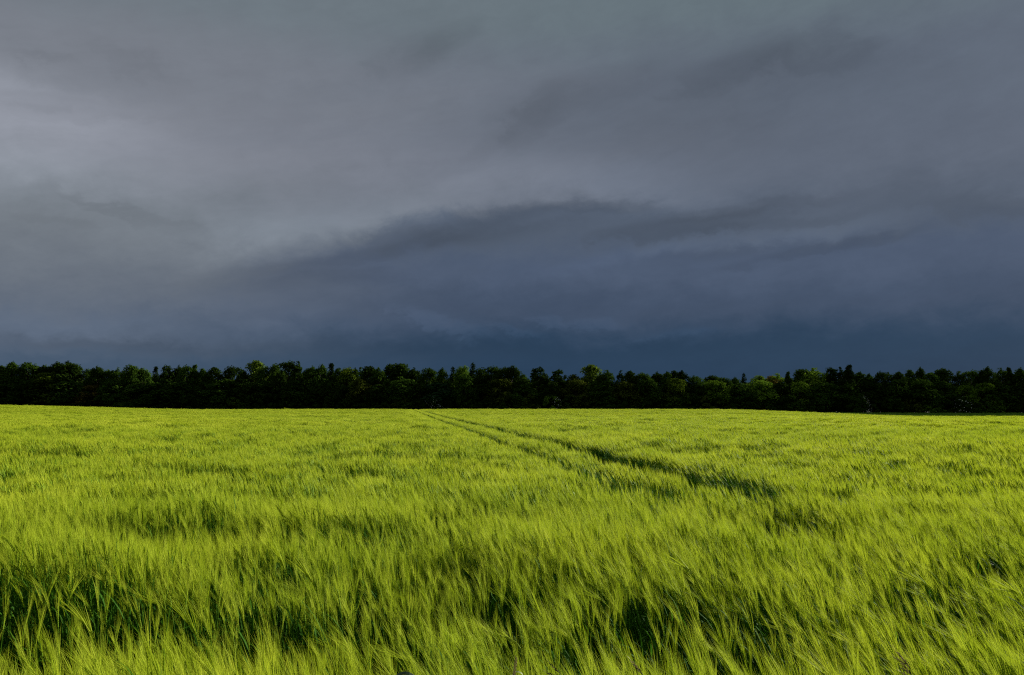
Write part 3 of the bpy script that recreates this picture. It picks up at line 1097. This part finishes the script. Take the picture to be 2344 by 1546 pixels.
# ------------------------------------------------------------------ wild grasses on the verge
def grass_stem(o, top, base=(0, 0, 0), r=.0014, mat=None):
    m = MB()
    b = np.array(base, float)
    t = np.array(top, float)
    mid = (b + t) * .5 + np.array([.03, 0, .04])
    m.tube([b, mid, t], [r * 1.3, r, r * .7], 5)
    return m.build('stem', mat or M_STEM, o)


def panicle(px, py, dep, dirs, label, mat_s, mat_d, n):
    """brome-like head: slender spikelets on thin branches, tips up and to one side"""
    p = at_pixel(px, py, dep)
    o = thing('brome_grass', (p[0] + .05, p[1], 0), label, 'wild grass')
    top = np.array([-.05, 0, p[2]])
    grass_stem(o, top, mat=M_STEM)
    rg = np.random.default_rng(int(px))
    br = MB()
    for k in range(n):
        d = np.array(dirs) + np.array([rg.uniform(-.35, .35), rg.uniform(-.3, .3), rg.uniform(-.45, .45)])
        d /= np.linalg.norm(d)
        s0 = top + np.array([.012, 0, -.02]) * k * .5
        e0 = s0 + d * rg.uniform(.015, .035)
        br.tube([s0, e0], [.0008, .0006], 3)
        sp = MB()
        for q in range(6):
            sgn = 1 if q % 2 else -1
            sd = np.cross(d, (0, 1, 0)) * sgn
            sp.grain(e0 + d * .006 * q + sd * .0014, d + sd * .25, .017, .0021, 0 if q % 3 else 1)
        for q in range(3):
            f = rnd_side(rg, d)
            b0 = e0 + d * .035
            sp.face([b0 - f * .0006, b0 + f * .0006, b0 + (d + f * .2) * .022], 0)
        sp.build('spikelet', [mat_s, mat_d], o)
    br.build('branches', M_STEM, o)
    return o


panicle(2082, 1528, 2.45, (-.75, 0, .6), 'brome grass head with striped straw and dark spikelets', M_STRAW, M_DARKSEED, 6)
panicle(1290, 1552, 2.45, (-.8, 0, .5), 'dark grass head just cut by the picture edge near the curled leaf', M_DARKSEED, M_STRAW, 4)
panicle(1476, 1550, 2.45, (-.62, 0, .75), 'single straw-coloured grass spikelet leaning over a dark shadow', M_STRAW, M_DARKSEED, 2)

p = at_pixel(1176, 1545, 2.45)
o = thing('dry_grass', (p[0], p[1], 0), 'dry straw grass head standing upright beside the curled leaf', 'wild grass')
grass_stem(o, (0, 0, p[2]), mat=M_STRAW)
m = MB()
for k in range(13):
    s = k / 12
    ax_ = np.array([.12 * (1 if k % 2 else -1), .1, 1])
    m.grain((.0022 * (1 if k % 2 else -1) + .008 * s, 0, p[2] + .056 * s - .006), ax_, .015, .0030 * (1 - .35 * s))
m.build('seed_head', M_STRAW, o)
m = MB()
q = [np.array([.012 + .016 * cos(t), .004 * t, p[2] - .004 + .011 * sin(t)]) for t in np.linspace(-.6, 3.6, 9)]
m.ribbon(q, [.002, .003, .004, .0045, .0045, .004, .0035, .003, .001], (0.1, .95, .3))
m.build('leaf', plant_mat('grey_green_leaf', (.24, .30, .16), (.2, .26, .14), .2), o)

apex = at_pixel(922, 1541, 2.2)
o = thing('reed_grass', (apex[0] - .16, apex[1], 0), 'broad dark grass blade arching over the bottom edge of the view', 'wild grass')
bx4 = np.array([0.0, 0.03, .21, .33])
tt = np.linspace(0, 1, 41)
bern = np.stack([(1 - tt) ** 3, 3 * (1 - tt) ** 2 * tt, 3 * (1 - tt) * tt ** 2, tt ** 3], -1)
bz4 = np.array([0, 1.0, 1.0, .62])
bz4 = bz4 * (apex[2] / (bern @ bz4).max())
fx, fz = bern @ bx4, bern @ bz4
fx = fx + (.16 - fx[int(np.argmax(fz))])          # the highest point stands where the blade shows
fine = [np.array([a, 0, b]) for a, b in zip(fx - fx[0] * (1 - tt), fz)]
m = MB()
w = np.interp(tt, [0, .4, .8, 1], [.006, .010, .009, .001])
m.ribbon(fine, w, (.0, .75, .66))
m.build('blade', M_DARKLEAF, o)
